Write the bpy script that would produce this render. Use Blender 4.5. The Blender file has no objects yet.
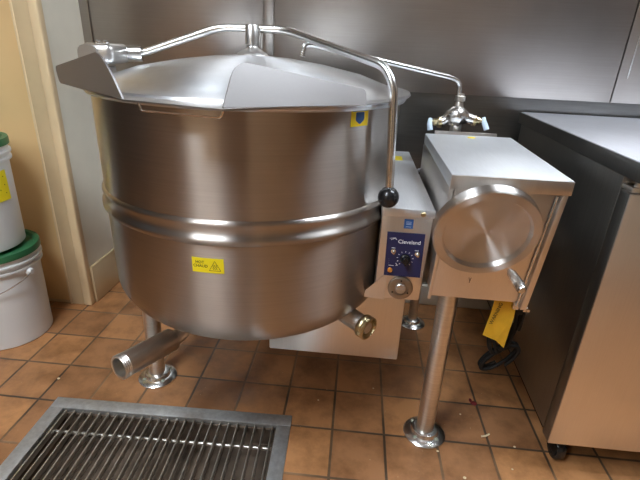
import bpy, bmesh, math, random
from mathutils import Vector, Matrix
C = bpy.context.scene.collection
sc = bpy.context.scene
PI = math.pi
random.seed(4)

# ------------------------------------------------------------------ camera
cam = bpy.data.cameras.new('camera'); co = bpy.data.objects.new('camera', cam); C.objects.link(co)
cam.sensor_width = 36; cam.lens = 444 / 640 * 36; cam.clip_start = 0.02
xr = Vector((0.995, 0.089, 0.044)); fw = Vector((-0.065, 0.916, -0.395)).normalized()
xr = (xr - fw * xr.dot(fw)).normalized(); upv = xr.cross(fw)
co.matrix_world = Matrix(((xr.x, upv.x, -fw.x, 0), (xr.y, upv.y, -fw.y, 0), (xr.z, upv.z, -fw.z, 1.05), (0, 0, 0, 1)))
sc.camera = co
# ------------------------------------------------------------------ world, exposure
w = bpy.data.worlds.new('world'); sc.world = w; w.use_nodes = True
w.node_tree.nodes['Background'].inputs[0].default_value = (0.6, 0.62, 0.7, 1)
w.node_tree.nodes['Background'].inputs[1].default_value = 0.05
sc.view_settings.view_transform = 'Standard'; sc.view_settings.look = 'None'
sc.view_settings.exposure = 0.32; sc.view_settings.gamma = 1.0; sc.view_settings.use_curve_mapping = False
LAMP = 36.0          # radiance of the ceiling fluorescents
LAMPC = (0.82, 0.91, 1.0)

# ------------------------------------------------------------------ materials
def newmat(name):
    m = bpy.data.materials.new(name); m.use_nodes = True
    return m, m.node_tree, m.node_tree.nodes['Principled BSDF']
def ramp(nt, fac, stops):
    r = nt.nodes.new('ShaderNodeValToRGB'); e = r.color_ramp.elements
    while len(e) < len(stops): e.new(0.5)
    for q, (p, c) in zip(e, stops): q.position = p; q.color = (*c, 1) if len(c) == 3 else c
    nt.links.new(fac, r.inputs[0]); return r.outputs[0]
def coords(nt, scale, kind='Object'):
    t = nt.nodes.new('ShaderNodeTexCoord'); m = nt.nodes.new('ShaderNodeMapping'); m.inputs['Scale'].default_value = scale
    nt.links.new(t.outputs[kind], m.inputs[0]); return m.outputs[0]
def noise(nt, vec, scale, detail=3, rough=0.5):
    n = nt.nodes.new('ShaderNodeTexNoise'); n.inputs['Scale'].default_value = scale; n.inputs['Detail'].default_value = detail
    n.inputs['Roughness'].default_value = rough
    nt.links.new(vec, n.inputs['Vector']); return n.outputs[0]
def plain(name, col, rough=0.5, metal=0.0, mottled=0.08, scale=12, spec=0.5, bump=0.0, emit=None):
    m, nt, b = newmat(name)
    n = noise(nt, coords(nt, (1, 1, 1)), scale, 4)
    c = ramp(nt, n, [(0.3, tuple(x * (1 - mottled) for x in col)), (0.7, tuple(min(1, x * (1 + mottled)) for x in col))])
    nt.links.new(c, b.inputs['Base Color']); b.inputs['Roughness'].default_value = rough; b.inputs['Metallic'].default_value = metal
    b.inputs['Specular IOR Level'].default_value = spec
    if bump:
        bp = nt.nodes.new('ShaderNodeBump'); bp.inputs['Strength'].default_value = bump; bp.inputs['Distance'].default_value = 0.002
        nt.links.new(n, bp.inputs['Height']); nt.links.new(bp.outputs[0], b.inputs['Normal'])
    if emit:
        b.inputs['Emission Color'].default_value = (*emit[0], 1); b.inputs['Emission Strength'].default_value = emit[1]
    return m
def steel(name, col=(0.62, 0.6, 0.58), rough=0.3, aniso=0.0, axis='Z', grain=(1, 1, 60), grime=0.12, bump=0.15, gs=8, rot=0.0):
    m, nt, b = newmat(name)
    g = noise(nt, coords(nt, grain), gs, 5, 0.6)              # brushing
    d = noise(nt, coords(nt, (1, 1, 1)), 5, 5, 0.6)           # smears
    mix = nt.nodes.new('ShaderNodeMath'); mix.operation = 'ADD'; nt.links.new(g, mix.inputs[0]); nt.links.new(d, mix.inputs[1])
    half = nt.nodes.new('ShaderNodeMath'); half.operation = 'MULTIPLY'; half.inputs[1].default_value = 0.5; nt.links.new(mix.outputs[0], half.inputs[0])
    c = ramp(nt, half.outputs[0], [(0.32, tuple(x * (1 - grime) for x in col)), (0.68, tuple(min(1, x * (1 + grime * 0.6)) for x in col))])
    nt.links.new(c, b.inputs['Base Color'])
    b.inputs['Metallic'].default_value = 1
    mr = nt.nodes.new('ShaderNodeMapRange'); mr.inputs[3].default_value = rough * 0.82; mr.inputs[4].default_value = rough * 1.2
    nt.links.new(half.outputs[0], mr.inputs[0]); nt.links.new(mr.outputs[0], b.inputs['Roughness'])
    if aniso:
        b.inputs['Anisotropic'].default_value = aniso; b.inputs['Anisotropic Rotation'].default_value = rot
        t = nt.nodes.new('ShaderNodeTangent'); t.direction_type = 'RADIAL'; t.axis = axis
        nt.links.new(t.outputs[0], b.inputs['Tangent'])
    if bump:
        bp = nt.nodes.new('ShaderNodeBump'); bp.inputs['Strength'].default_value = bump; bp.inputs['Distance'].default_value = 0.0006
        nt.links.new(g, bp.inputs['Height']); nt.links.new(bp.outputs[0], b.inputs['Normal'])
    return m

def tile_mat():
    m, nt, b = newmat('quarry_tile')
    v = coords(nt, (1, 1, 1))
    mp = v.node; mp.inputs['Location'].default_value = (-0.148 + 0.1545 * 40, -1.006 + 0.165 * 40, 0)
    br = nt.nodes.new('ShaderNodeTexBrick'); br.offset = 0.0; br.squash = 1.0
    br.inputs['Scale'].default_value = 1; br.inputs['Brick Width'].default_value = 0.1545; br.inputs['Row Height'].default_value = 0.165
    br.inputs['Mortar Size'].default_value = 0.0042; br.inputs['Mortar Smooth'].default_value = 0.25; br.inputs['Bias'].default_value = 0
    br.inputs['Color1'].default_value = (0.56, 0.26, 0.10, 1); br.inputs['Color2'].default_value = (0.35, 0.16, 0.067, 1)
    br.inputs['Mortar'].default_value = (0.13, 0.075, 0.04, 1)
    nt.links.new(ramp(nt, noise(nt, v, 2.2, 3), [(0.42, (0.10, 0.06, 0.035)), (0.56, (0.30, 0.17, 0.085))]), br.inputs['Mortar'])
    nt.links.new(v, br.inputs['Vector'])
    n = noise(nt, v, 9, 6, 0.65)
    dirt = ramp(nt, n, [(0.34, (0.42, 0.38, 0.34)), (0.58, (1, 1, 1))])
    mx = nt.nodes.new('ShaderNodeMixRGB'); mx.blend_type = 'MULTIPLY'; mx.inputs[0].default_value = 0.75
    nt.links.new(br.outputs[0], mx.inputs[1]); nt.links.new(dirt, mx.inputs[2])
    n2 = noise(nt, v, 120, 3, 0.6)
    fl = ramp(nt, n2, [(0.70, (0, 0, 0)), (0.76, (1, 1, 1))])
    m2 = nt.nodes.new('ShaderNodeMixRGB'); m2.inputs[2].default_value = (0.62, 0.45, 0.28, 1)
    nt.links.new(fl, m2.inputs[0]); nt.links.new(mx.outputs[0], m2.inputs[1]); nt.links.new(m2.outputs[0], b.inputs['Base Color'])
    rr = ramp(nt, n, [(0.3, (0.3,) * 3), (0.7, (0.55,) * 3)]); nt.links.new(rr, b.inputs['Roughness'])
    bp = nt.nodes.new('ShaderNodeBump'); bp.inputs['Strength'].default_value = 0.6; bp.inputs['Distance'].default_value = 0.003; bp.invert = True
    ad = nt.nodes.new('ShaderNodeMath'); ad.operation = 'MULTIPLY_ADD'; ad.inputs[1].default_value = 0.25
    nt.links.new(noise(nt, v, 60, 4), ad.inputs[0]); nt.links.new(br.outputs['Fac'], ad.inputs[2])
    nt.links.new(ad.outputs[0], bp.inputs['Height']); nt.links.new(bp.outputs[0], b.inputs['Normal'])
    return m

M = {}
ROT = 0.25
M['tile'] = tile_mat()
M['yellow'] = plain('cream_yellow_paint', (0.76, 0.52, 0.25), 0.45, mottled=0.05, scale=4)
M['white_wall'] = plain('off_white_wall_panel', (0.86, 0.80, 0.66), 0.35, mottled=0.06, scale=5)
M['trimc'] = plain('beige_trim_paint', (0.64, 0.49, 0.29), 0.4, mottled=0.06, scale=8)
M['beadc'] = plain('cream_bead_paint', (0.78, 0.60, 0.36), 0.4, mottled=0.04)
M['darkring'] = steel('dull_ring_steel', (0.36, 0.32, 0.28), 0.4, grime=0.15)
M['ceil'] = plain('ceiling_tile', (0.58, 0.58, 0.58), 0.8, mottled=0.03)
M['backroom'] = plain('back_wall_paint', (0.55, 0.42, 0.27), 0.6)
M['darkwall'] = plain('dark_umber_paint', (0.06, 0.045, 0.032), 0.5)  # unseen left wall, made dark to deepen the kettle's reflections
M['slate'] = plain('tan_umber_paint', (0.16, 0.105, 0.065), 0.5)  # unseen right wall, toned down for the bands mirrored in the kettle
M['doorpaint'] = plain('dark_brown_door_paint', (0.035, 0.03, 0.026), 0.35)  # for the added doors, dark so they show as streaks in the steel
M['lamp'] = plain('fluorescent_diffuser', (0.9, 0.9, 0.9), 0.5, emit=(LAMPC, LAMP))
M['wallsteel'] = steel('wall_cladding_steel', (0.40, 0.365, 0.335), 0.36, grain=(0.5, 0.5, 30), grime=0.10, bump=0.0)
M['darksteel'] = steel('lower_wall_steel', (0.22, 0.215, 0.205), 0.34, grain=(1, 1, 40), grime=0.2, bump=0.1)  # same stainless as the cladding, its dark reflection painted into the colour
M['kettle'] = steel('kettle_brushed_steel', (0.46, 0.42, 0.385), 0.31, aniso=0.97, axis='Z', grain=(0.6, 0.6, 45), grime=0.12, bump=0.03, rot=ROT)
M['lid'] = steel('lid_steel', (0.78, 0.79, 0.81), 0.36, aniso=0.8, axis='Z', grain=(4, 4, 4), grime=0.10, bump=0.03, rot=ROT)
M['sheet'] = steel('sheet_steel', (0.66, 0.64, 0.62), 0.34, grain=(2, 60, 60), grime=0.08, bump=0.06)
M['wingst'] = steel('satin_sheet_steel', (0.43, 0.41, 0.405), 0.46, grain=(2, 60, 60), grime=0.05, bump=0.03)
M['ftop'] = steel('fridge_top_steel', (0.66, 0.67, 0.72), 0.5, grain=(60, 3, 3), grime=0.10, bump=0.03)
M['top'] = steel('worktop_steel', (0.80, 0.82, 0.85), 0.5, grain=(60, 3, 3), grime=0.08, bump=0.05)
M['front'] = steel('front_panel_steel', (0.80, 0.76, 0.72), 0.38, grain=(60, 60, 1), grime=0.06, bump=0.05)
M['wheel'] = steel('turned_wheel_steel', (0.68, 0.65, 0.62), 0.42, aniso=0.97, axis='Y', grain=(1, 1, 1), grime=0.05, bump=0.0, rot=ROT)
M['chrome'] = steel('polished_steel', (0.74, 0.73, 0.71), 0.25, grain=(1, 1, 1), grime=0.12, bump=0.0)
M['pipe'] = steel('pipe_steel', (0.78, 0.74, 0.69), 0.34, grain=(1, 1, 20), grime=0.2, bump=0.05)
M['brass'] = steel('worn_brass', (0.60, 0.50, 0.30), 0.3, grime=0.2)
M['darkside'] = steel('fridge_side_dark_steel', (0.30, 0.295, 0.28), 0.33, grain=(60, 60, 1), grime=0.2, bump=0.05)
M['black'] = plain('black_plastic', (0.012, 0.012, 0.013), 0.22)
M['rubber'] = plain('black_rubber', (0.012, 0.011, 0.010), 0.6, spec=0.25)
M['bucket'] = plain('white_bucket_plastic', (0.74, 0.74, 0.73), 0.35, mottled=0.04, scale=6)
M['green'] = plain('green_lid_plastic', (0.03, 0.15, 0.06), 0.4)
M['labely'] = plain('yellow_label', (0.93, 0.76, 0.015), 0.5, mottled=0.03)
M['labelb'] = plain('blue_print', (0.02, 0.10, 0.32), 0.4)
M['navy'] = plain('navy_panel', (0.016, 0.022, 0.085), 0.3, mottled=0.05)
M['ink'] = plain('black_ink', (0.01, 0.01, 0.01), 0.6)
M['white'] = plain('white_print', (0.85, 0.86, 0.9), 0.5)
M['blueh'] = plain('pale_blue_plastic', (0.62, 0.74, 0.88), 0.3)
M['orange'] = plain('amber_lamp', (0.65, 0.25, 0.04), 0.25)
M['tag'] = plain('yellow_tag_vinyl', (0.80, 0.46, 0.03), 0.5, mottled=0.12, scale=25)
M['pit'] = plain('grimy_drain_pan', (0.15, 0.11, 0.08), 0.45, metal=0.4, mottled=0.5, scale=14, bump=0.4)
M['grate'] = steel('grate_steel', (0.70, 0.66, 0.60), 0.4, grime=0.2)
M['frame'] = steel('drain_frame_steel', (0.68, 0.69, 0.69), 0.55, grain=(10, 10, 10), grime=0.25)
M['fruit'] = plain('dried_red_scrap', (0.16, 0.01, 0.01), 0.6)
M['crumb'] = plain('pale_food_scrap', (0.75, 0.62, 0.40), 0.7)
M['cove'] = plain('pale_cove_tile', (0.62, 0.58, 0.50), 0.5)
M['pvc'] = plain('grey_green_pipe_plastic', (0.35, 0.38, 0.30), 0.5)

# ------------------------------------------------------------------ mesh helpers
def B(): return bmesh.new()
def obj(name, bm, mat, parent=None, smooth=40, recenter=True):
    bmesh.ops.recalc_face_normals(bm, faces=bm.faces)
    if smooth:
        for f in bm.faces: f.smooth = True
        a = math.radians(smooth)
        for e in bm.edges:
            if len(e.link_faces) == 2 and e.calc_face_angle(0) > a: e.smooth = False
    cs = [v.co for v in bm.verts]
    lo = Vector([min(c[i] for c in cs) for i in range(3)]); hi = Vector([max(c[i] for c in cs) for i in range(3)])
    c = (lo + hi) / 2
    if parent is None: c.z = lo.z
    if not recenter: c = Vector((0, 0, 0))
    bmesh.ops.translate(bm, verts=bm.verts, vec=-c)
    me = bpy.data.meshes.new(name); bm.to_mesh(me); bm.free(); me.materials.append(mat)
    o = bpy.data.objects.new(name, me); C.objects.link(o); o['wo'] = tuple(c)
    if parent is not None:
        o.parent = parent; o.location = c - Vector(parent['wo'])
    else: o.location = c
    return o
def thing(name, label, cat, loc=(0, 0, 0), group=None):
    o = bpy.data.objects.new(name, None); C.objects.link(o); o.location = loc; o['wo'] = tuple(loc)
    o['label'] = label; o['category'] = cat
    if group: o['group'] = group
    return o
def tag(o, label, cat, group=None):
    o['label'] = label; o['category'] = cat
    if group: o['group'] = group
    return o
def struct(name, bm, m, **k):
    o = obj(name, bm, m, **k); o['kind'] = 'structure'; return o
def hexa(bm, p, bev=0.0, seg=2):
    """8 corners: bottom 4 (ccw) then top 4"""
    vs = [bm.verts.new(q) for q in p]
    fs = [bm.faces.new([vs[i] for i in f]) for f in ((3, 2, 1, 0), (4, 5, 6, 7), (0, 1, 5, 4), (1, 2, 6, 5), (2, 3, 7, 6), (3, 0, 4, 7))]
    if bev:
        es = list({e for f in fs for e in f.edges})
        bmesh.ops.bevel(bm, geom=es, offset=bev, segments=seg, affect='EDGES', profile=0.5)
    return bm
def box(bm, x0, y0, z0, x1, y1, z1, bev=0.0, seg=2):
    return hexa(bm, [(x0, y0, z0), (x1, y0, z0), (x1, y1, z0), (x0, y1, z0), (x0, y0, z1), (x1, y0, z1), (x1, y1, z1), (x0, y1, z1)], bev, seg)
def frame_of(d):
    d = Vector(d).normalized(); a = Vector((0, 0, 1)) if abs(d.z) < 0.95 else Vector((0, 1, 0))
    u = d.cross(a).normalized(); v = d.cross(u).normalized(); return d, u, v
def lathe(bm, prof, o=(0, 0, 0), d=(0, 0, 1), n=64, caps=True):
    """prof = [(r, h)...] about the axis d from point o"""
    o = Vector(o); d, u, v = frame_of(d); rings = []
    for r, h in prof:
        if r < 1e-6: rings.append([bm.verts.new(o + d * h)])
        else: rings.append([bm.verts.new(o + d * h + (u * math.cos(2 * PI * k / n) + v * math.sin(2 * PI * k / n)) * r) for k in range(n)])
    for a, b in zip(rings, rings[1:]):
        for k in range(n):
            k2 = (k + 1) % n
            if len(a) == 1 and len(b) == 1: continue
            if len(a) == 1: bm.faces.new((a[0], b[k], b[k2]))
            elif len(b) == 1: bm.faces.new((a[k], b[0], a[k2]))
            else: bm.faces.new((a[k], b[k], b[k2], a[k2]))
    if caps:
        for rg in (rings[0], rings[-1]):
            if len(rg) > 1: bm.faces.new(rg)
    return bm
def cyl(bm, a, b, r, r2=None, n=32):
    a = Vector(a); b = Vector(b); return lathe(bm, [(r, 0), (r2 or r, (b - a).length)], a, b - a, n)
def smooth_path(pts, rad, seg=6):
    """round the corners of a polyline"""
    P = [Vector(p) for p in pts]; out = [P[0]]
    for i in range(1, len(P) - 1):
        a = (P[i - 1] - P[i]); b = (P[i + 1] - P[i]); r = min(rad, a.length * 0.48, b.length * 0.48)
        s = P[i] + a.normalized() * r; e = P[i] + b.normalized() * r
        for k in range(seg + 1):
            t = k / seg; out.append(s * (1 - t) ** 2 + P[i] * 2 * t * (1 - t) + e * t * t)
    out.append(P[-1]); return out
def tube(bm, pts, r, n=14, rad=0.0, caps=True, seg=6):
    P = smooth_path(pts, rad, seg) if rad else [Vector(p) for p in pts]
    d0 = (P[1] - P[0]).normalized(); _, u, v = frame_of(d0); rings = []
    for i, p in enumerate(P):
        d = ((P[min(i + 1, len(P) - 1)] - p).normalized() + (p - P[max(i - 1, 0)]).normalized()).normalized()
        u = (u - d * u.dot(d)).normalized(); v = d.cross(u)
        rr = r(i / (len(P) - 1)) if callable(r) else r
        rings.append([bm.verts.new(p + (u * math.cos(2 * PI * k / n) + v * math.sin(2 * PI * k / n)) * rr) for k in range(n)])
    for a, b in zip(rings, rings[1:]):
        for k in range(n): bm.faces.new((a[k], b[k], b[(k + 1) % n], a[(k + 1) % n]))
    if caps: bm.faces.new(rings[0]); bm.faces.new(rings[-1])
    return bm
def sphere(bm, c, r, sx=1, sy=1, sz=1, u=28, v=16):
    m = Matrix.Translation(c) @ Matrix.Diagonal((sx * r, sy * r, sz * r, 1))
    bmesh.ops.create_uvsphere(bm, u_segments=u, v_segments=v, radius=1, matrix=m); return bm
def plate(bm, poly, th):
    """poly = 3-D points in order; extruded by th along its normal"""
    P = [Vector(p) for p in poly]; n = Vector((0, 0, 0))
    for i in range(len(P)): n += (P[i] - P[0]).cross(P[(i + 1) % len(P)] - P[0])
    n.normalize(); a = [bm.verts.new(p - n * th / 2) for p in P]; b = [bm.verts.new(p + n * th / 2) for p in P]
    bm.faces.new(a[::-1]); bm.faces.new(b)
    for i in range(len(P)): j = (i + 1) % len(P); bm.faces.new((a[i], a[j], b[j], b[i]))
    return bm
def round_poly(pts, rads, seg=5):
    P = [Vector(p) for p in pts]; out = []
    for i in range(len(P)):
        r = rads[i] if isinstance(rads, (list, tuple)) else rads
        a = P[i - 1] - P[i]; b = P[(i + 1) % len(P)] - P[i]; r = min(r, a.length * 0.45, b.length * 0.45)
        if r < 1e-5: out.append(P[i]); continue
        s = P[i] + a.normalized() * r; e = P[i] + b.normalized() * r
        for k in range(seg + 1):
            t = k / seg; out.append(s * (1 - t) ** 2 + P[i] * 2 * t * (1 - t) + e * t * t)
    return out
def text_bm(s, size, italic=0.0):
    cu = bpy.data.curves.new('lettering', 'FONT'); cu.body = s; cu.size = size; cu.align_x = 'CENTER'; cu.align_y = 'CENTER'
    cu.extrude = 0.0002; cu.shear = italic; cu.resolution_u = 3
    o = bpy.data.objects.new('lettering', cu); C.objects.link(o)
    dg = bpy.context.evaluated_depsgraph_get(); me = bpy.data.meshes.new_from_object(o.evaluated_get(dg))
    bm = B(); bm.from_mesh(me); bpy.data.objects.remove(o); bpy.data.curves.remove(cu); bpy.data.meshes.remove(me)
    return bm
def rect_bm(x0, y0, x1, y1, nx=12, th=0.0006):
    bm = B(); xs = [x0 + (x1 - x0) * i / nx for i in range(nx + 1)]
    lo = [[bm.verts.new((x, y, 0)) for x in xs] for y in (y0, y1)]; hi = [[bm.verts.new((x, y, th)) for x in xs] for y in (y0, y1)]
    for i in range(nx):
        bm.faces.new((hi[0][i], hi[0][i + 1], hi[1][i + 1], hi[1][i])); bm.faces.new((lo[0][i], lo[1][i], lo[1][i + 1], lo[0][i + 1]))
        bm.faces.new((lo[0][i], lo[0][i + 1], hi[0][i + 1], hi[0][i])); bm.faces.new((lo[1][i], hi[1][i], hi[1][i + 1], lo[1][i + 1]))
    for q in (0, nx): bm.faces.new((lo[0][q], hi[0][q], hi[1][q], lo[1][q]))
    return bm
def wrap(bm, cx, cy, R, ang, z, tilt=0.0):
    """lay flat artwork (x right, y up, z out) on a vertical cylinder"""
    for v in bm.verts:
        x = v.co.x * math.cos(tilt) - v.co.y * math.sin(tilt); y = v.co.x * math.sin(tilt) + v.co.y * math.cos(tilt)
        a = ang + x / R; r = R + v.co.z; v.co = Vector((cx + r * math.cos(a), cy + r * math.sin(a), z + y))
    return bm
def flat(bm, o, u, v):
    o = Vector(o); u = Vector(u).normalized(); v = Vector(v).normalized(); n = u.cross(v)
    for q in bm.verts: q.co = o + u * q.co.x + v * q.co.y + n * q.co.z
    return bm
def at(bm, x, y, z=0):
    bmesh.ops.translate(bm, verts=bm.verts, vec=(x, y, z)); return bm
def join(a, b):
    me = bpy.data.meshes.new('tmp'); b.to_mesh(me); b.free(); a.from_mesh(me); bpy.data.meshes.remove(me); return a

# ------------------------------------------------------------------ the setting
XW, YW, YL = -1.075, 1.80, 1.56
CEIL = 2.55
# drain opening: local frame rotated slightly
DA = math.radians(1.6); DC = Vector((-0.496, 0.66, 0)); DW, DD = 0.745, 0.74
def dl(x, y, z): return Vector((DC.x + x * math.cos(DA) - y * math.sin(DA), DC.y + x * math.sin(DA) + y * math.cos(DA), z))
hw, hd = DW / 2 - 0.012, DD / 2 - 0.012
bm = B()
outer = [(-2.6, -3.2), (2.6, -3.2), (2.6, YW + 0.02), (-2.6, YW + 0.02)]
inner = [dl(-hw, -hd, 0).to_2d(), dl(hw, -hd, 0).to_2d(), dl(hw, hd, 0).to_2d(), dl(-hw, hd, 0).to_2d()]
ov = [bm.verts.new((x, y, 0)) for x, y in outer]; iv = [bm.verts.new((p.x, p.y, 0)) for p in inner]
od = [bm.verts.new((x, y, -0.16)) for x, y in outer]; idn = [bm.verts.new((p.x, p.y, -0.16)) for p in inner]
for i in range(4):
    j = (i + 1) % 4
    bm.faces.new((ov[i], ov[j], iv[j], iv[i])); bm.faces.new((iv[i], iv[j], idn[j], idn[i])); bm.faces.new((od[j], od[i], idn[i], idn[j])); bm.faces.new((ov[j], ov[i], od[i], od[j]))
struct('floor', bm, M['tile'], smooth=0, recenter=False)

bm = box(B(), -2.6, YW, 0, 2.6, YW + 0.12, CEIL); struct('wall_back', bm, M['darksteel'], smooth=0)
bm = box(B(), -2.6, YL, 0, XW, YW, CEIL); struct('wall_left', bm, M['white_wall'], smooth=0)
# yellow paint face of the projecting wall (a skin on its front), leaving the return white
bm = box(B(), -2.6, YL - 0.006, 0, XW - 0.03, YL, CEIL); struct('wall_front_left', bm, M['yellow'], smooth=0)
bm = box(B(), -2.6, -3.2, 0, -2.2, YL, CEIL); struct('wall_far_left', bm, M['darkwall'], smooth=0)
bm = box(B(), 2.5, -3.2, 0, 2.6, YW, CEIL); struct('wall_right', bm, M['slate'], smooth=0)
bm = box(B(), -2.6, -2.1, 0, 2.6, -2.0, CEIL); struct('wall_rear', bm, M['backroom'], smooth=0)
bm = box(B(), -2.6, -3.3, CEIL, 2.6, YW + 0.12, CEIL + 0.1); struct('ceiling', bm, M['ceil'], smooth=0)
# corner casing and beads
bm = box(B(), XW - 0.085, YL - 0.016, 0, XW - 0.012, YL - 0.006, CEIL, 0.003); struct('trim_1', bm, M['trimc'])
bm = box(B(), XW - 0.03, YL - 0.02, 0, XW + 0.005, YL + 0.012, CEIL, 0.006, 3); struct('trim_2', bm, M['beadc'])
bm = box(B(), XW - 0.092, YL - 0.018, 0, XW - 0.082, YL - 0.006, CEIL, 0.003); struct('trim_7', bm, M['beadc'])
bm = box(B(), XW, YL + 0.012, 0, XW + 0.012, YW, 0.17, 0.004); struct('baseboard_left', bm, M['trimc'])
bm = box(B(), -2.5, YL - 0.012, 0, XW - 0.09, YL - 0.006, 0.012, 0.002); struct('baseboard_front_left', bm, M['trimc'])
# stainless cladding sheets above the lower wall, with seam strips
def sheet(n, x0, x1):
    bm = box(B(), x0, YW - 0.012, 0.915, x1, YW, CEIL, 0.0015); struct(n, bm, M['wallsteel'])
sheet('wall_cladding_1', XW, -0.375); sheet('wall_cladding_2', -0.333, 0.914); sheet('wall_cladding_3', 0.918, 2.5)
bm = box(B(), -0.374, YW - 0.0145, 0.915, -0.334, YW, CEIL, 0.001); struct('trim_3', bm, M['wallsteel'])
bm = box(B(), -1.045, YW - 0.016, 0.915, -1.037, YW - 0.012, CEIL, 0.001); struct('trim_4', bm, M['wallsteel'])
bm = box(B(), 0.948, YW - 0.015, 1.0, 0.953, YW - 0.012, CEIL, 0.001); struct('trim_5', bm, M['chrome'])
bm = box(B(), XW + 0.012, YW - 0.02, 0, 2.5, YW, 0.10, 0.006, 3); struct('baseboard_back', bm, M['cove'])

# ceiling lights (the room's fluorescents), mostly above and behind the photographer
def ceiling_light(x, y, sx, sy, where):
    t = thing('ceiling_light', 'recessed fluorescent ceiling panel ' + where, 'ceiling light', (x, y, CEIL - 0.03), 'ceiling fluorescents')
    bm = B()
    for a in ((-sx - .03, -sy - .03, sx + .03, -sy), (-sx - .03, sy, sx + .03, sy + .03), (-sx - .03, -sy, -sx, sy), (sx, -sy, sx + .03, sy)):
        box(bm, x + a[0], y + a[1], CEIL - 0.03, x + a[2], y + a[3], CEIL - 0.001)
    obj('frame', bm, M['ceil'], t)
    obj('diffuser', box(B(), x - sx, y - sy, CEIL - 0.022, x + sx, y + sy, CEIL - 0.004), M['lamp'], t)
ceiling_light(-0.82, -0.15, 0.18, 0.50, 'behind and left of the kettle')
ceiling_light(1.25, 0.95, 0.60, 0.15, 'above the refrigerator')
ceiling_light(-1.6, -1.3, 0.15, 0.45, 'at the left rear of the kitchen')
# dark doors added in the unseen room walls to streak the kettle's reflections
def added_door(n, x0, y0, x1, y1, zt):
    struct('door_%d' % n, box(B(), x0, y0, 0, x1, y1, zt, 0.004), M['doorpaint'])
added_door(1, -0.75, -2.0, 0.25, -1.96, 2.1)
added_door(2, -2.2, -0.1, -2.16, 0.85, 2.1)
added_door(3, 2.46, -1.2, 2.5, 0.2, 2.1)

# ------------------------------------------------------------------ floor drain
dr = thing('floor_drain', 'rectangular steel trench drain with slatted grate set in the tiles', 'floor drain', tuple(dl(0, 0, 0)))
def dbox(bm, x0, y0, z0, x1, y1, z1, bev=0.0):
    return hexa(bm, [dl(x0, y0, z0), dl(x1, y0, z0), dl(x1, y1, z0), dl(x0, y1, z0), dl(x0, y0, z1), dl(x1, y0, z1), dl(x1, y1, z1), dl(x0, y1, z1)], bev)
W2, D2, FR = DW / 2, DD / 2, 0.042
bm = B()
dbox(bm, -W2, D2 - FR, -0.012, W2, D2, 0.004, 0.0015); dbox(bm, -W2, -D2, -0.012, W2, -D2 + FR, 0.004, 0.0015)
dbox(bm, -W2, -D2 + FR, -0.012, -W2 + FR, D2 - FR, 0.004, 0.0015); dbox(bm, W2 - FR, -D2 + FR, -0.012, W2, D2 - FR, 0.004, 0.0015)
obj('frame', bm, M['frame'], dr)
bm = B(); i0, i1 = W2 - FR + 0.001, D2 - FR + 0.001; o0, o1 = W2 - 0.016, D2 - 0.016
dbox(bm, -o0, -o1, -0.012, -i0 + .006, o1, -0.012 - 0.13); dbox(bm, i0 - .006, -o1, -0.142, o0, o1, -0.012)
dbox(bm, -i0, i1 - .006, -0.142, i0, o1, -0.012); dbox(bm, -i0, -o1, -0.142, i0, -i1 + .006, -0.012)
hexa(bm, [dl(-i0, -i1, -0.152), dl(i0, -i1, -0.152), dl(i0, i1, -0.152), dl(-i0, i1, -0.152), dl(-i0, -i1, -0.09), dl(i0, -i1, -0.12), dl(i0, i1, -0.07), dl(-i0, i1, -0.11)])
obj('pan', bm, M['pit'], dr)
nb = 25
gx = [-W2 + FR + 0.012 + (DW - 2 * FR - 0.024) * k / (nb - 1) for k in range(nb)]
for k, x in enumerate(gx):
    obj('grate_bar', dbox(B(), x - 0.0021, -D2 + FR + 0.004, -0.018, x + 0.0021, D2 - FR - 0.004, 0.001, 0.0008), M['grate'], dr)
for y in (0.262, 0.03, -0.2):
    bm = B(); cyl(bm, dl(-W2 + FR + 0.002, y, -0.022), dl(W2 - FR - 0.002, y, -0.022), 0.005, n=12); obj('cross_rod', bm, M['grate'], dr)

# ------------------------------------------------------------------ steam kettle
KX, KY, KR = -0.27, 1.16, 0.37
ZR = 0.953
kt = thing('steam_kettle', 'large round stainless steel tilting steam kettle with domed lid', 'steam kettle', (KX, KY, 0))
prof = []
n_, zt, zb = 2.2, 0.5, 0.35
for i in range(25):
    a = PI / 2 * (1 - i / 24)
    prof.append((KR * max(0, math.cos(a)) ** (2 / n_), zt - (zt - zb) * math.sin(a) ** (2 / n_)))
prof[0] = (0, zb); prof += [(KR, 0.55), (KR, 0.685), (KR, 0.75), (KR, 0.85), (KR, ZR - 0.004)]
inner_p = [(KR - 0.02, ZR - 0.004), (KR - 0.02, 0.6), (KR - 0.03, 0.5), (0.2, 0.4), (0, 0.39)]
bm = lathe(B(), prof + inner_p, (KX, KY, 0), n=128)
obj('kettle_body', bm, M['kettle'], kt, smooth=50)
# jacket seam: upper bead, shallow step and lower bead
bm = lathe(B(), [(KR - 0.004, 0.735), (KR + 0.002, 0.733), (KR + 0.0055, 0.728), (KR + 0.006, 0.724), (KR + 0.003, 0.720), (KR + 0.002, 0.708), (KR + 0.004, 0.699),
                 (KR + 0.009, 0.695), (KR + 0.009, 0.688), (KR + 0.003, 0.680), (KR - 0.004, 0.678)], (KX, KY, 0), n=128, caps=False)
obj('jacket_band', bm, M['kettle'], kt, smooth=60)
# rolled rim
bm = lathe(B(), [(KR - 0.012, ZR - 0.012), (KR + 0.010, ZR - 0.010), (KR + 0.013, ZR - 0.005), (KR + 0.010, ZR), (KR - 0.012, ZR)], (KX, KY, 0), n=128)
obj('rim', bm, M['lid'], kt, smooth=60)
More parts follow.
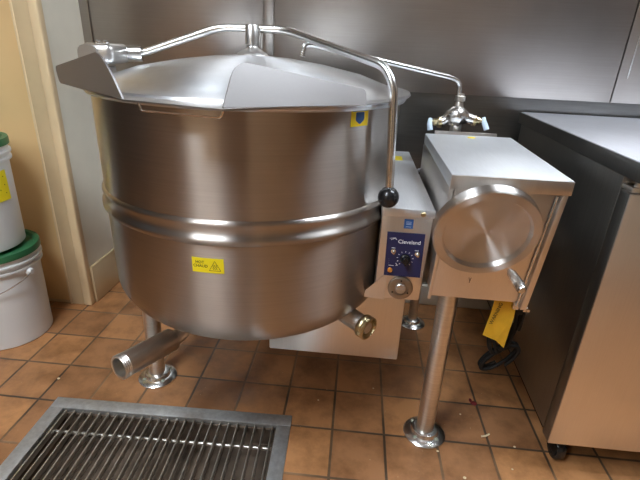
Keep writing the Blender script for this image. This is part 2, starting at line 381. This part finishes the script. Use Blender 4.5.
# lid
R0 = KR + 0.018
bm = lathe(B(), [(0, ZR + 0.001), (R0, ZR + 0.001), (R0 + 0.004, ZR + 0.005), (R0 + 0.002, ZR + 0.010), (R0 - 0.045, ZR + 0.014), (R0 - 0.055, ZR + 0.021),
                 (0.27, ZR + 0.042), (0.18, ZR + 0.060), (0.09, ZR + 0.072), (0.0, ZR + 0.078)], (KX, KY, 0), n=128)
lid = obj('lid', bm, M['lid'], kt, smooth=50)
bm = lathe(B(), [(0, 0), (0.040, 0), (0.036, 0.006), (0.022, 0.014), (0.015, 0.018), (0.013, 0.022), (0.0165, 0.026), (0.0165, 0.066), (0.014, 0.069), (0, 0.069)], (KX, KY, ZR + 0.074), n=40)
obj('knob', bm, M['sheet'], lid)
# lid lifting bar and ball
HB = [(-0.585, 1.15, 1.018), (-0.55, 1.152, 1.020), (-0.355, 1.18, 1.088), (-0.188, 1.17, 1.088), (0.045, 0.972, 1.024), (0.066, 0.952, 0.99), (0.0785, 0.95, 0.80), (0.079, 0.95, 0.765)]
bm = tube(B(), HB, 0.0093, n=18, rad=0.03); bar = obj('lift_bar', bm, M['chrome'], kt)
obj('ball_grip', sphere(B(), (0.079, 0.945, 0.757), 0.0235), M['black'], bar)
# hinge at the left of the lid
hg = obj('hinge_bracket', join(
    plate(B(), round_poly([(-0.650, 1.05, 0.975), (-0.603, 1.05, 0.975), (-0.603, 1.05, 1.036), (-0.650, 1.05, 1.036)], [0, 0, 0.02, 0.02]), 0.006),
    box(B(), -0.648, 1.053, 0.995, -0.572, 1.145, 1.040, 0.014, 4)), M['sheet'], kt)
box_bm = box(B(), -0.652, 1.05, 0.965, -0.60, 1.12, 0.99, 0.003); obj('hinge_block', box_bm, M['sheet'], hg)
bm = B(); cyl(bm, (-0.60, 1.135, 1.018), (-0.545, 1.15, 1.020), 0.019, n=24); obj('hinge_barrel', bm, M['chrome'], hg)
bm = B()
for x in (-0.612, -0.594): lathe(bm, [(0, 0), (0.007, 0), (0.007, 0.005), (0.004, 0.008), (0, 0.008)], (x, 1.075, 1.039), n=6)
obj('hinge_bolt', bm, M['chrome'], hg)
# pouring lip: trapezoid trough with two tall wings
ls = obj('pouring_lip', plate(B(), [(-0.645, 0.968, 0.957), (-0.390, 0.738, 0.957), (-0.207, 0.687, 0.957), (0.010, 0.883, 0.957), (-0.03, 0.893, 0.957), (-0.13, 0.83, 0.957), (-0.27, 0.80, 0.957), (-0.41, 0.83, 0.957), (-0.56, 0.94, 0.957)], 0.003), M['sheet'], kt)
def wing(p):
    return plate(B(), p, 0.003)
Lw = round_poly([(-0.652, 0.970, 0.957), (-0.390, 0.736, 0.960), (-0.412, 0.748, 1.002), (-0.444, 0.775, 1.030), (-0.665, 0.983, 0.990)], [0.012, 0.0, 0.03, 0.02, 0.014], 6)
Rw = round_poly([(-0.207, 0.685, 0.961), (0.013, 0.883, 0.955), (0.010, 0.903, 0.982), (-0.195, 0.722, 1.028)], [0.0, 0.004, 0.012, 0.026], 6)
obj('wing', wing(Lw), M['wingst'], ls); obj('wing', wing(Rw), M['wingst'], ls)
bm = tube(B(), [(-0.372, 0.750, 0.955), (-0.368, 0.750, 0.940), (-0.218, 0.710, 0.942), (-0.212, 0.708, 0.955)], 0.0022, n=8, rad=0.006); obj('strainer_bracket', bm, M['chrome'], ls)
# stickers on the body
hot = obj('hot_sticker', wrap(rect_bm(-0.0335, -0.0165, 0.0335, 0.0165), KX, KY, KR + 0.0004, math.radians(-92), 0.634, 0.01), M['labely'], kt)
hot['label'] = 'yellow HOT CHAUD warning sticker'
tb = join(at(text_bm('HOT', 0.0088), -0.0165, 0.0065, 0.0008), at(text_bm('CHAUD', 0.0088), -0.0155, -0.002, 0.0008))
def line(bm, x0, y0, x1, y1, w_=0.0007, z=0.0008):
    d = Vector((x1 - x0, y1 - y0)); n = Vector((-d.y, d.x)).normalized() * w_ / 2
    q = [bm.verts.new((x, y, z)) for x, y in ((x0 - n.x, y0 - n.y), (x1 - n.x, y1 - n.y), (x1 + n.x, y1 + n.y), (x0 + n.x, y0 + n.y))]
    p = [bm.verts.new((v.co.x, v.co.y, z + 0.0003)) for v in q]
    bm.faces.new(p); bm.faces.new(q[::-1])
    for i in range(4): j = (i + 1) % 4; bm.faces.new((q[i], q[j], p[j], p[i]))
line(tb, 0.003, -0.011, 0.015, 0.011); line(tb, 0.015, 0.011, 0.027, -0.011); line(tb, 0.027, -0.011, 0.003, -0.011)
for k in range(3):
    x = 0.0115 + k * 0.0035
    for j in range(4): line(tb, x + 0.001 * (-1) ** j, -0.008 + j * 0.0028, x - 0.001 * (-1) ** j, -0.0052 + j * 0.0028, 0.0008)
obj('sticker_print', wrap(tb, KX, KY, KR + 0.0004, math.radians(-92), 0.634, 0.01), M['ink'], hot)
st = obj('shield_sticker', wrap(rect_bm(-0.0245, -0.0165, 0.0245, 0.0165), KX, KY, KR + 0.0004, math.radians(-42.5), 0.928), M['labely'], kt)
sh = plate(B(), [Vector(p) + Vector((0, 0, 0.001)) for p in round_poly([(-0.012, 0.011, 0), (0.012, 0.011, 0), (0.012, -0.005, 0), (0, -0.013, 0), (-0.012, -0.005, 0)], 0.003)], 0.0004)
join(sh, at(rect_bm(-0.021, 0.0125, 0.021, 0.0138, 8, 0.0003), 0, 0, 0.0008))
obj('shield_print', wrap(sh, KX, KY, KR + 0.0004, math.radians(-42.5), 0.928), M['labelb'], st)
# draw-off pipe, front left
a = Vector((-0.516, 0.796, 0.341)); b = a + Vector((0.45, 0.88, -0.07)) * 0.16; d = (b - a).normalized(); Lp = (b - a).length
dp = obj('drain_pipe', lathe(B(), [(0.0245, 0.06), (0.0245, 0.001), (0.0290, 0.0), (0.0307, 0.002), (0.0290, 0.0045), (0.0307, 0.007), (0.0290, 0.0095), (0.0307, 0.012), (0.0290, 0.0145), (0.0307, 0.017), (0.0300, 0.020),
                                  (0.0308, Lp - 0.004), (0.028, Lp), (0.0, Lp)], a, d, 40, caps=False), M['pipe'], kt)
lathe_b = lathe(B(), [(0.0, 0.058), (0.0242, 0.056)], a, d, 32, caps=False); obj('pipe_bore', lathe_b, M['brass'], dp)
bm = tube(B(), [b - d * 0.002, b + d * 0.025, b + d * 0.05 + Vector((0.01, 0.01, 0.03)), (-0.375, 1.03, 0.42)], 0.020, n=24, rad=0.03); obj('pipe_elbow', bm, M['pipe'], dp)
# capped outlet, front right
a = Vector((0.068, 0.940, 0.412)); b = Vector((-0.030, 1.020, 0.424)); d = (b - a).normalized()
op = obj('outlet_pipe', lathe(B(), [(0.0245, 0.02), (0.0245, (b - a).length)], a, d, 32), M['pipe'], kt)
obj('threaded_cap', lathe(B(), [(0.0, 0.012), (0.023, 0.012), (0.026, 0.0), (0.029, 0.0), (0.031, 0.002), (0.0295, 0.005), (0.031, 0.008), (0.0295, 0.011), (0.031, 0.014), (0.031, 0.022), (0.028, 0.026), (0.0245, 0.027)], a, d, 36), M['brass'], op)
bm = B(); lathe(bm, [(0.0, 0.004), (0.014, 0.004), (0.0155, 0.006), (0.0155, 0.012)], a, d, 28, caps=False)
obj('cap_plug', bm, M['pipe'], op)
# burner skirt under the kettle
bm = box(B(), -0.215, 1.085, 0.215, 0.168, 1.50, 0.47, 0.004); obj('burner_skirt', bm, M['front'], kt)
# control box on the right of the kettle
cb = obj('control_box', hexa(B(), [(0.072, 0.975, 0.485), (0.184, 0.975, 0.485), (0.184, 1.60, 0.485), (0.072, 1.60, 0.485),
                                    (0.072, 0.970, 0.705), (0.188, 0.970, 0.705), (0.188, 1.56, 0.705), (0.072, 1.56, 0.705)], 0.003), M['front'], kt)
plate_bm = plate(B(), [(0.098, 0.968, 0.60), (0.098, 0.968, 0.486), (0.035, 0.975, 0.486), (0.098, 0.970, 0.56)], 0.003); obj('corner_gusset', plate_bm, M['front'], cb)
bm = box(B(), 0.070, 0.962, 0.706, 0.190, 1.60, 0.728, 0.004); ct = obj('box_lid', bm, M['top'], cb)
bm = lathe(B(), [(0, 0), (0.006, 0), (0.006, 0.002), (0.004, 0.004), (0, 0.004)], (0.163, 0.962, 0.717), (0, -1, 0), n=16); obj('screw', bm, M['brass'], ct)
pn = Vector((0.1325, 0.9695, 0.610)); U = Vector((1, 0, 0)); V = Vector((-0.02, 0, 1))
def on_panel(bm, x, y, out=0.0): return flat(at(bm, x, y, out), pn, U, V)
cp = obj('control_panel', on_panel(rect_bm(-0.0435, -0.0565, 0.0435, 0.0565, 1, 0.0022), 0, 0), M['navy'], cb); cp['label'] = 'navy control panel with white print'
# print on the panel
tb = at(text_bm('Cleveland', 0.0132), 0.009, 0.034, 0.0024)
line(tb, -0.034, 0.037, -0.024, 0.043, 0.0009, 0.0023); line(tb, -0.024, 0.043, -0.021, 0.038, 0.0014, 0.0023); line(tb, -0.037, 0.041, -0.024, 0.043, 0.0008, 0.0023)
for k in range(11):
    an = math.radians(-50 + 28 * k); x, y = -math.cos(an + PI) * 0.0, 0
    cx_, cy_ = 0.003, -0.009
    line(tb, cx_ + math.cos(an) * 0.0165, cy_ + math.sin(an) * 0.0165, cx_ + math.cos(an) * 0.020, cy_ + math.sin(an) * 0.020, 0.0011, 0.0023)
for x0 in (0.024, 0.028): line(tb, x0, 0.014, x0 + 0.005, 0.014, 0.0012, 0.0023)
line(tb, -0.031, 0.017, -0.022, 0.017, 0.0012, 0.0023); line(tb, -0.018, -0.022, -0.013, -0.028, 0.0014, 0.0023); line(tb, -0.018, -0.028, -0.013, -0.028, 0.001, 0.0023)
line(tb, -0.034, -0.029, -0.022, -0.029, 0.0012, 0.0023)
obj('panel_print', on_panel(tb, 0, 0), M['white'], cb)
bm = lathe(B(), [(0, 0), (0.0125, 0), (0.012, 0.004), (0.009, 0.006), (0.0085, 0.016), (0.007, 0.018), (0, 0.018)]); box(bm, -0.002, -0.011, 0.012, 0.002, 0.011, 0.020, 0.001)
obj('dial_knob', on_panel(bm, 0.003, -0.009, 0.002), M['black'], cb)
bm = lathe(B(), [(0, 0), (0.006, 0), (0.006, 0.002), (0.003, 0.003), (0.0022, 0.012), (0.003, 0.014), (0, 0.015)], n=20); obj('toggle_switch', on_panel(bm, -0.026, 0.009, 0.002), M['chrome'], cb)
bm = lathe(B(), [(0, 0), (0.006, 0), (0.006, 0.002), (0.003, 0.003), (0.0022, 0.012), (0.003, 0.014), (0, 0.015)], n=20); obj('toggle_switch', on_panel(bm, 0.030, 0.006, 0.002), M['chrome'], cb)
bm = lathe(B(), [(0, 0), (0.0062, 0), (0.0062, 0.003), (0.0045, 0.006), (0, 0.007)], n=20); obj('indicator_lamp', on_panel(bm, -0.030, -0.041, 0.002), M['orange'], cb)
bs = obj('blue_sticker', flat(at(rect_bm(-0.0105, -0.0115, 0.0105, 0.0115, 1, 0.001), 0, 0), (0.134, 0.9695, 0.689), U, V), M['labelb'], cb)
tb = B()
for k in range(3): line(tb, -0.006, 0.005 - k * 0.003, 0.006, 0.005 - k * 0.003, 0.0008, 0.001)
line(tb, -0.006, -0.007, 0.006, -0.007, 0.0008, 0.001); obj('sticker_marks', flat(tb, (0.134, 0.9695, 0.689), U, V), M['blueh'], bs)
# round lock / drain gauge below the panel
bm = lathe(B(), [(0, 0), (0.0305, 0), (0.0305, 0.003), (0.028, 0.0045), (0.0185, 0.0045), (0.018, 0.002), (0, 0.002)], n=48)
gl = obj('round_plate', flat(bm, (0.134, 0.972, 0.5195), U, (0, 0, 1)), M['darkring'], cb)
bm = lathe(B(), [(0, 0.002), (0.013, 0.002), (0.013, 0.006), (0.011, 0.008), (0.004, 0.008), (0, 0.006)], n=32); box(bm, -0.010, -0.002, 0.007, 0.010, 0.002, 0.010, 0.001)
obj('plate_hub', flat(bm, (0.134, 0.972, 0.5195), U, (0, 0, 1)), M['sheet'], cb)
for an in (90, 210, 330):
    bm = lathe(B(), [(0, 0.004), (0.0022, 0.004), (0.002, 0.006), (0, 0.0062)], n=12)
    obj('plate_screw', flat(at(bm, 0.0215 * math.cos(math.radians(an)), 0.0215 * math.sin(math.radians(an))), (0.134, 0.972, 0.5195), U, (0, 0, 1)), M['ink'], cb)
obj('inspection_dot', box(B(), 0.125, 1.45, 0.728, 0.155, 1.51, 0.7287), M['labely'], cb)['label'] = 'small yellow sticker on the control box lid'
bm = tube(B(), [(0.188, 1.45, 0.66), (0.205, 1.45, 0.70), (0.222, 1.40, 0.71)], 0.006, n=12, rad=0.02); obj('conduit', bm, M['white'], cb)
bm = tube(B(), [(0.192, 1.42, 0.69), (0.20, 1.40, 0.66), (0.20, 1.38, 0.60)], 0.005, n=10, rad=0.02); obj('conduit', bm, M['rubber'], cb)

# tilt console on the right, on its post
CX0, CX1, CY0, CY1, CZ0, CZ1 = 0.199, 0.438, 0.912, 1.375, 0.522, 0.80
cs = obj('tilt_console', hexa(B(), [(CX0 + .004, CY0 + 0.030, CZ0), (CX1 - .012, CY0 + 0.030, CZ0), (CX1 - .012, CY1, CZ0), (CX0 + .004, CY1, CZ0),
                                    (CX0 + .004, CY0 + .004, CZ1), (CX1 - .006, CY0 + .004, CZ1), (CX1 - .006, CY1, CZ1), (CX0 + .004, CY1, CZ1)], 0.002), M['front'], kt)
tp = obj('console_top', hexa(B(), [(0.196, 0.897, 0.800), (0.440, 0.902, 0.800), (0.462, 1.395, 0.800), (0.205, 1.385, 0.800), (0.196, 0.897, 0.830), (0.440, 0.902, 0.830), (0.462, 1.395, 0.830), (0.205, 1.385, 0.830)], 0.003), M['top'], cs)
obj('fascia', hexa(B(), [(0.1965, 0.8945, 0.7995), (0.4395, 0.8995, 0.7995), (0.4395, 0.903, 0.7995), (0.1965, 0.898, 0.7995), (0.1965, 0.8945, 0.8285), (0.4395, 0.8995, 0.8285), (0.4395, 0.903, 0.8285), (0.1965, 0.898, 0.8285)], 0.001), M['front'], cs)
def fy(z): return CY0 + 0.030 * (CZ1 - z) / (CZ1 - CZ0)
def front_plate(x0a, x1a, x0b, x1b, z0, z1, out, bev=0.0015):
    return hexa(B(), [(x0b, fy(z0) - out, z0), (x1b, fy(z0) - out, z0), (x1b, fy(z0) + .004, z0), (x0b, fy(z0) + .004, z0),
                      (x0a, fy(z1) - out, z1), (x1a, fy(z1) - out, z1), (x1a, fy(z1) + .004, z1), (x0a, fy(z1) + .004, z1)], bev)
obj('front_cover', front_plate(0.210, 0.412, 0.204, 0.398, 0.528, 0.797, 0.004), M['front'], cs)
obj('side_flange', front_plate(0.424, 0.436, 0.412, 0.426, 0.508, 0.799, 0.010), M['front'], cs)
obj('side_flange', front_plate(0.199, 0.208, 0.197, 0.204, 0.514, 0.799, 0.004), M['front'], cs)
bm = tube(B(), [(0.418, fy(.795) - .002, 0.795), (0.405, fy(.515) - .002, 0.515)], 0.0035, n=12); obj('cover_rod', bm, M['chrome'], cs)
bm = box(B(), 0.398, fy(.51) - .002, 0.502, 0.412, fy(.51) + .012, 0.525, 0.002); obj('rod_bracket', bm, M['chrome'], cs)
bm = B(); line(bm, 0, 0, 0.002, 0.014, 0.0012, 0); line(bm, 0, 0.006, -0.003, 0.014, 0.0012, 0); obj('scratch_mark', flat(bm, (0.283, fy(.575) - .0055, 0.570), (1, 0, 0), (0, -0.1, 1)), M['ink'], cs)
obj('inspection_dot', lathe(B(), [(0, 0), (0.012, 0), (0.012, 0.0006), (0, 0.0006)], (0.335, 1.352, 0.830), n=24), M['labely'], cs)['label'] = 'yellow dot at the back of the console top'
# tilt wheel
wc = Vector((0.2765, 0.868, 0.722)); wn = Vector((0.02, -1, -0.30)).normalized()
bm = lathe(B(), [(0, -0.004), (0.045, -0.004), (0.060, 0.000), (0.084, 0.000), (0.0865, 0.006), (0.0885, 0.010), (0.104, 0.010), (0.107, 0.007), (0.107, -0.014), (0.103, -0.018), (0.02, -0.018), (0, -0.018)], (0, 0, 0), (0, -1, 0), n=96)
R_ = Vector((0, -1, 0)).rotation_difference(wn).to_matrix().to_4x4()
wh = obj('tilt_wheel', bm, M['wheel'], cs, smooth=35)
wh.matrix_parent_inverse = Matrix(); wh.location = wc - Vector(cs['wo']); wh.rotation_mode = 'QUATERNION'; wh.rotation_quaternion = Vector((0, -1, 0)).rotation_difference(wn)
obj('wheel_hub', lathe(B(), [(0.0, 0.0), (0.018, 0.0), (0.018, 0.03), (0, 0.03)], wc - wn * 0.046, wn, 24), M['pipe'], cs)
hp = wc + Vector((0.062, -0.010, -0.079)); hd_ = Vector((0.02, -1, -0.05)).normalized()
obj('wheel_handle', lathe(B(), [(0.0, 0.0), (0.006, 0.0), (0.007, 0.006), (0.0095, 0.012), (0.0105, 0.05), (0.0095, 0.072), (0.006, 0.077), (0, 0.078)], hp, hd_, 28), M['chrome'], cs)
# posts and floor flanges
def post(x, y, z1, xt=None, yt=None, r=0.0255, fr=0.062):
    p = obj('leg', cyl(B(), (x, y, 0.006), (xt or x, yt or y, z1), r, n=36), M['pipe'], kt)
    obj('floor_flange', lathe(B(), [(0, 0.0), (fr, 0.0), (fr, 0.006), (fr - 0.004, 0.010), (r + 0.016, 0.014), (r + 0.012, 0.024), (r + 0.003, 0.028), (0, 0.028)], (x, y, 0), n=48), M['chrome'], p)
    for k in range(4):
        bm = B(); an = PI / 4 + PI / 2 * k; lathe(bm, [(0, 0), (0.0055, 0), (0.0055, 0.005), (0.003, 0.007), (0, 0.007)], (x + (fr - .017) * math.cos(an), y + (fr - .017) * math.sin(an), 0.010), n=6)
        obj('flange_bolt', bm, M['pvc'], p)
post(0.268, 1.028, CZ0 + 0.003); post(-0.612, 1.155, 0.44, xt=-0.606); post(0.29, 1.62, 0.44, r=0.018, fr=0.055)
bm = box(B(), 0.12, 1.50, 0.44, 0.33, 1.68, 0.485, 0.004); obj('rear_support', bm, M['front'], kt)
bm = box(B(), 0.184, 1.25, 0.56, 0.210, 1.36, 0.66, 0.003); obj('trunnion_arm', bm, M['front'], kt)

# ------------------------------------------------------------------ fill faucet behind the console
ft = thing('fill_faucet', 'two-handle chrome fill faucet with long swing spout behind the console', 'faucet', (0.303, 1.44, 0.56))
F = Vector((0.303, 1.44, 0.0))
bm = tube(B(), [F + Vector((0, 0, 0.56)), F + Vector((0, 0, 0.80)), F + Vector((0, 0, 0.875))], 0.0175, n=24)
obj('riser', bm, M['pipe'], ft)
obj('mounting_shelf', box(B(), 0.22, 1.378, 0.56, 0.40, 1.47, 0.575, 0.003), M['sheet'], ft)
obj('back_plate', box(B(), 0.235, 1.396, 0.58, 0.42, 1.402, 0.838, 0.002), M['sheet'], ft)
bm = tube(B(), [F + Vector((-0.046, 0, 0.857)), F + Vector((-0.03, 0, 0.866)), F + Vector((0, 0, 0.880)), F + Vector((0.03, 0, 0.874)), F + Vector((0.054, 0, 0.868))],
          lambda t: 0.0165 + 0.017 * math.exp(-((t - 0.48) / 0.22) ** 2), n=24, rad=0.02); obj('valve_body', bm, M['chrome'], ft)
bm = lathe(B(), [(0.015, 0), (0.012, 0.02), (0.011, 0.025), (0.016, 0.027), (0.016, 0.040), (0.011, 0.042), (0.0105, 0.048), (0, 0.048)], F + Vector((0, 0, 0.897)), n=6 * 4); obj('spout_nut', bm, M['pipe'], ft)
for s, zz in ((-1, 0.857), (1, 0.868)):
    a = F + Vector((s * 0.044, 0, zz))
    bm = lathe(B(), [(0.0, 0.0), (0.015, 0.0), (0.017, 0.004), (0.017, 0.012), (0.012, 0.015), (0.010, 0.026), (0.006, 0.028), (0.006, 0.040), (0, 0.040)], a, (s, 0, 0.0), n=24); bn = obj('bonnet', bm, M['brass'], ft)
    e = a + Vector((s * 0.036, 0, 0.002))
    bm = tube(B(), [e + Vector((0, 0, 0.008)), e + Vector((s * 0.002, -0.006, -0.004)), e + Vector((0.012 if s > 0 else 0.002, -0.012, -0.026))], lambda t: 0.0062 + 0.0022 * t, n=14, rad=0.01)
    h = obj('lever_handle', bm, M['blueh'], ft)
bm = tube(B(), [F + Vector((-0.004, 0, 0.925)), F + Vector((-0.008, 0, 0.976)), F + Vector((-0.035, -0.015, 0.988)), (-0.135, 1.25, 1.060), (-0.152, 1.24, 1.058), (-0.156, 1.235, 1.030)], 0.0078, n=16, rad=0.022)
obj('swing_spout', bm, M['chrome'], ft)

# ------------------------------------------------------------------ refrigerator at the right
fr = thing('undercounter_refrigerator', 'long undercounter refrigerator with dark side, steel doors and worktop', 'refrigerator', (1.0, 1.35, 0))
rl = 0.030
FX = lambda y: 0.575 + (y - 0.94) * rl   # left side line, slightly skewed to the wall
def fbox(x0, y0, z0, x1, y1, z1, bev=0.003, inset=0.0):
    return hexa(B(), [(FX(y0) + x0, y0, z0), (x1, y0, z0), (x1, y1, z0), (FX(y1) + x0, y1, z0), (FX(y0) + x0, y0, z1), (x1, y0, z1), (x1, y1, z1), (FX(y1) + x0, y1, z1)], bev)
obj('cabinet', fbox(0.006, 0.995, 0.10, 2.2, 1.75, 0.826), M['darkside'], fr)
wt = obj('worktop', fbox(0.0, 0.925, 0.828, 2.22, 1.765, 0.868, 0.003), M['ftop'], fr)
obj('worktop_edge', hexa(B(), [(FX(.925) - .0015, .922, .829), (FX(.925) + .001, .922, .829), (FX(1.765) + .001, 1.765, .829), (FX(1.765) - .0015, 1.765, .829),
                               (FX(.925) - .0015, .922, .8655), (FX(.925) + .001, .922, .8655), (FX(1.765) + .001, 1.765, .8655), (FX(1.765) - .0015, 1.765, .8655)]), M['darkside'], wt)
obj('kick_panel', fbox(0.012, 1.01, 0.085, 2.2, 1.74, 0.10), M['rubber'], fr)
def door(x0, x1):
    d_ = obj('door', box(B(), x0, 0.948, 0.095, x1, 0.985, 0.800, 0.004), M['darkside'], fr)
    obj('door_skin', box(B(), x0 + 0.001, 0.944, 0.0955, x1 - 0.001, 0.949, 0.799, 0.0015), M['front'], d_)
    obj('gasket', box(B(), x0 + 0.008, 0.985, 0.105, x1 - 0.008, 0.996, 0.79, 0.002), M['rubber'], d_)
    obj('door_handle', box(B(), x1 - 0.10, 0.925, 0.755, x1 - 0.02, 0.946, 0.775, 0.004), M['chrome'], d_)
door(0.577, 1.36); door(1.368, 2.19)
bm = box(B(), 0.585, 0.955, 0.800, 0.625, 1.01, 0.8105, 0.002); cyl(bm, (0.603, 0.967, 0.80), (0.603, 0.967, 0.826), 0.009, n=16); obj('door_hinge', bm, M['pipe'], fr)
for x, y in ((0.635, 0.995), (2.1, 1.03), (0.66, 1.65), (2.1, 1.65)):
    bm = B(); cyl(bm, (x, y, 0.045), (x, y, 0.088), 0.012, n=16); box(bm, x - 0.016, y - 0.028, 0.026, x + 0.016, y + 0.028, 0.058, 0.004)
    cs_ = obj('caster', bm, M['rubber'], fr)
    bm = lathe(B(), [(0.006, 0), (0.032, 0), (0.035, 0.004), (0.035, 0.020), (0.032, 0.024), (0.006, 0.024)], (x - 0.012, y, 0.0352), (1, 0, 0), n=28); obj('wheel', bm, M['black'], cs_)

# ------------------------------------------------------------------ power cord and tag under the console
pc = thing('power_cord', 'coiled black power cord with plug hanging below the console', 'power cord', (0.44, 1.04, 0.23))
def loop(c, rx, rz, t0, t1, n=40, tx=0.0, dy=0.0):
    out = []
    for k in range(n + 1):
        a = math.radians(t0 + (t1 - t0) * k / n); x = rx * math.cos(a); z = rz * math.sin(a)
        out.append(Vector((c[0] + x * math.cos(tx) - z * math.sin(tx), c[1] + dy * k / n, c[2] + x * math.sin(tx) + z * math.cos(tx))))
    return out
bm = B()
tube(bm, [(0.415, 1.02, 0.5195), (0.428, 1.02, 0.47), (0.43, 1.02, 0.42), (0.405, 1.03, 0.36), (0.42, 1.03, 0.32)], 0.0052, n=10, rad=0.03)
tube(bm, loop((0.440, 1.045, 0.385), 0.030, 0.095, 0, 720, 70, tx=-0.15, dy=0.03), 0.0052, n=10)
tube(bm, loop((0.445, 1.05, 0.275), 0.022, 0.060, 0, 700, 60, tx=-0.75, dy=0.03), 0.0052, n=10)
tube(bm, loop((0.425, 1.03, 0.41), 0.030, 0.09, 20, 380, 50, tx=0.1, dy=0.01), 0.0045, n=10)
obj('cable', bm, M['rubber'], pc)
bm = box(B(), 0.430, 1.00, 0.452, 0.452, 1.03, 0.474, 0.005); pl = obj('plug', bm, M['rubber'], pc)
bm = B()
for dx in (0.0, 0.010): box(bm, 0.450, 1.005 + dx * 1.4, 0.461, 0.468, 1.0065 + dx * 1.4, 0.468)
cyl(bm, (0.44, 1.0, 0.472), (0.458, 0.995, 0.478), 0.003, n=10); obj('plug_pin', bm, M['chrome'], pl)
tg = [(0.370, 0.985, 0.519), (0.4235, 0.99, 0.516), (0.422, 0.98, 0.46), (0.412, 0.97, 0.372), (0.386, 0.965, 0.396), (0.350, 0.96, 0.412), (0.363, 0.975, 0.47)]
wt_ = thing('warning_tag', 'creased yellow vinyl tag with black lettering hanging below the console', 'tag', (0.40, 0.975, 0.40))
obj('tag_sheet', plate(B(), tg, 0.0015), M['tag'], wt_, smooth=0)
tb = text_bm('WARNING', 0.0125); o_ = Vector((0.3745, 0.9705, 0.470))
obj('tag_print', flat(tb, o_, (0.30, 0.15, 0.95), (-0.95, 0, 0.30)), M['ink'], wt_)

# ------------------------------------------------------------------ buckets at the left
def bucket(x, y, z, r, h, label, lab=False, bail=0.6):
    t = thing('bucket', label, 'bucket', (x, y, z), 'white plastic buckets by the left wall')
    rb = r * 0.93
    p = [(0, 0.0), (rb - 0.004, 0.0), (rb, 0.004), (r - 0.006, h * 0.80), (r + 0.004, h * 0.805), (r + 0.004, h * 0.825), (r - 0.003, h * 0.83), (r - 0.003, h * 0.86), (r + 0.006, h * 0.865), (r + 0.006, h * 0.885), (r - 0.002, h * 0.89),
         (r - 0.002, h * 0.925), (r + 0.003, h * 0.93), (r + 0.003, h * 0.955), (r - 0.006, h * 0.96), (r - 0.010, h * 0.2), (0, h * 0.05)]
    obj('bucket_shell', lathe(B(), p, (x, y, z), n=72), M['bucket'], t)
    lp = [(0, h * 0.965), (r - 0.02, h * 0.965), (r - 0.014, h * 0.962), (r + 0.003, h * 0.958), (r + 0.003, h * 0.94), (r + 0.006, h * 0.94), (r + 0.006, h * 0.985), (r + 0.004, h), (r - 0.010, h), (r - 0.016, h * 0.975), (0, h * 0.975)]
    ld = obj('bucket_lid', lathe(B(), lp, (x, y, z), n=72), M['green'], t, smooth=50); ld['label'] = 'green snap-on lid'
    bm = B(); zb_ = z + h * 0.80
    pts = []
    for k in range(25):
        a = math.radians(-8 - 164 * k / 24); pts.append((x + (r + 0.012) * math.cos(a), y + (r + 0.012) * math.sin(a), zb_ - 0.01 - bail * 0.10 * math.sin(math.radians(180 * k / 24))))
    tube(bm, pts, 0.002, n=8); obj('bail', bm, M['chrome'], t)
    for a in (math.radians(-8), math.radians(-172)):
        bm = lathe(B(), [(0, 0), (0.014, 0), (0.014, 0.01), (0.008, 0.018), (0, 0.018)], (x + (r - 0.004) * math.cos(a), y + (r - 0.004) * math.sin(a), zb_ - 0.012), (math.cos(a), math.sin(a), 0), n=16); obj('bail_ear', bm, M['bucket'], t)
    if lab:
        q = obj('bucket_label', wrap(rect_bm(-0.075, -0.05, 0.075, 0.05, 14), x, y, r - 0.0035, math.radians(-22), z + h * 0.60), M['labely'], t)
        tb = B()
        for k in range(5): line(tb, -0.06, 0.03 - k * 0.014, 0.06 - 0.02 * (k % 2), 0.03 - k * 0.014, 0.004, 0.0008)
        obj('label_print', wrap(tb, x, y, r - 0.0035, math.radians(-22), z + h * 0.60), M['ink'], q)
bucket(-1.272, 1.335, 0.0, 0.148, 0.362, 'white bucket with green lid standing on the floor under another bucket')
bucket(-1.302, 1.33, 0.365, 0.150, 0.37, 'white bucket with yellow label, stacked on top of the lower bucket', lab=True)
# edge of a third lid on top
# ------------------------------------------------------------------ scraps on the floor
bm = B(); sphere(bm, (0.448, 1.062 + .11, 0.004), 0.011, 1, 0.9, 0.35, 10, 6); sphere(bm, (0.44, 1.185, 0.003), 0.007, 0.7, 1.4, 0.4, 8, 5)
tag(obj('food_scrap', bm, M['fruit']), 'dark red dried food scrap on the tiles right of the console post', 'food scrap')
bm = tube(B(), [(0.44, 1.035, 0.003), (0.452, 1.037, 0.004), (0.466, 1.047, 0.003)], 0.0028, n=8)
tag(obj('food_scrap', bm, M['crumb']), 'pale curved food scrap on the tiles in front of the refrigerator', 'food scrap')
crumbs = [(0.36, 0.885, .005), (0.53, 1.01, .004), (0.30, 0.965, .004), (0.50, 0.93, .003), (0.395, 1.12, .003), (-0.06, 1.12, .003), (0.12, 1.2, .003), (-0.93, 1.10, .005)]
where = ['nearest the camera right of the post', 'by the refrigerator door corner', 'just in front of the post flange', 'in front of the refrigerator', 'behind the post flange', 'under the kettle front', 'right of the kettle outlet', 'left of the floor drain corner']
for (x, y, r), s in zip(crumbs, where):
    tag(obj('crumb', sphere(B(), (x, y, r * 0.4), r, 1, 0.8, 0.4, 10, 6), M['crumb']), 'small pale crumb on the tiles ' + s, 'crumb', 'crumbs on the tiled floor')
for o in bpy.data.objects:
    if 'wo' in o: del o['wo']
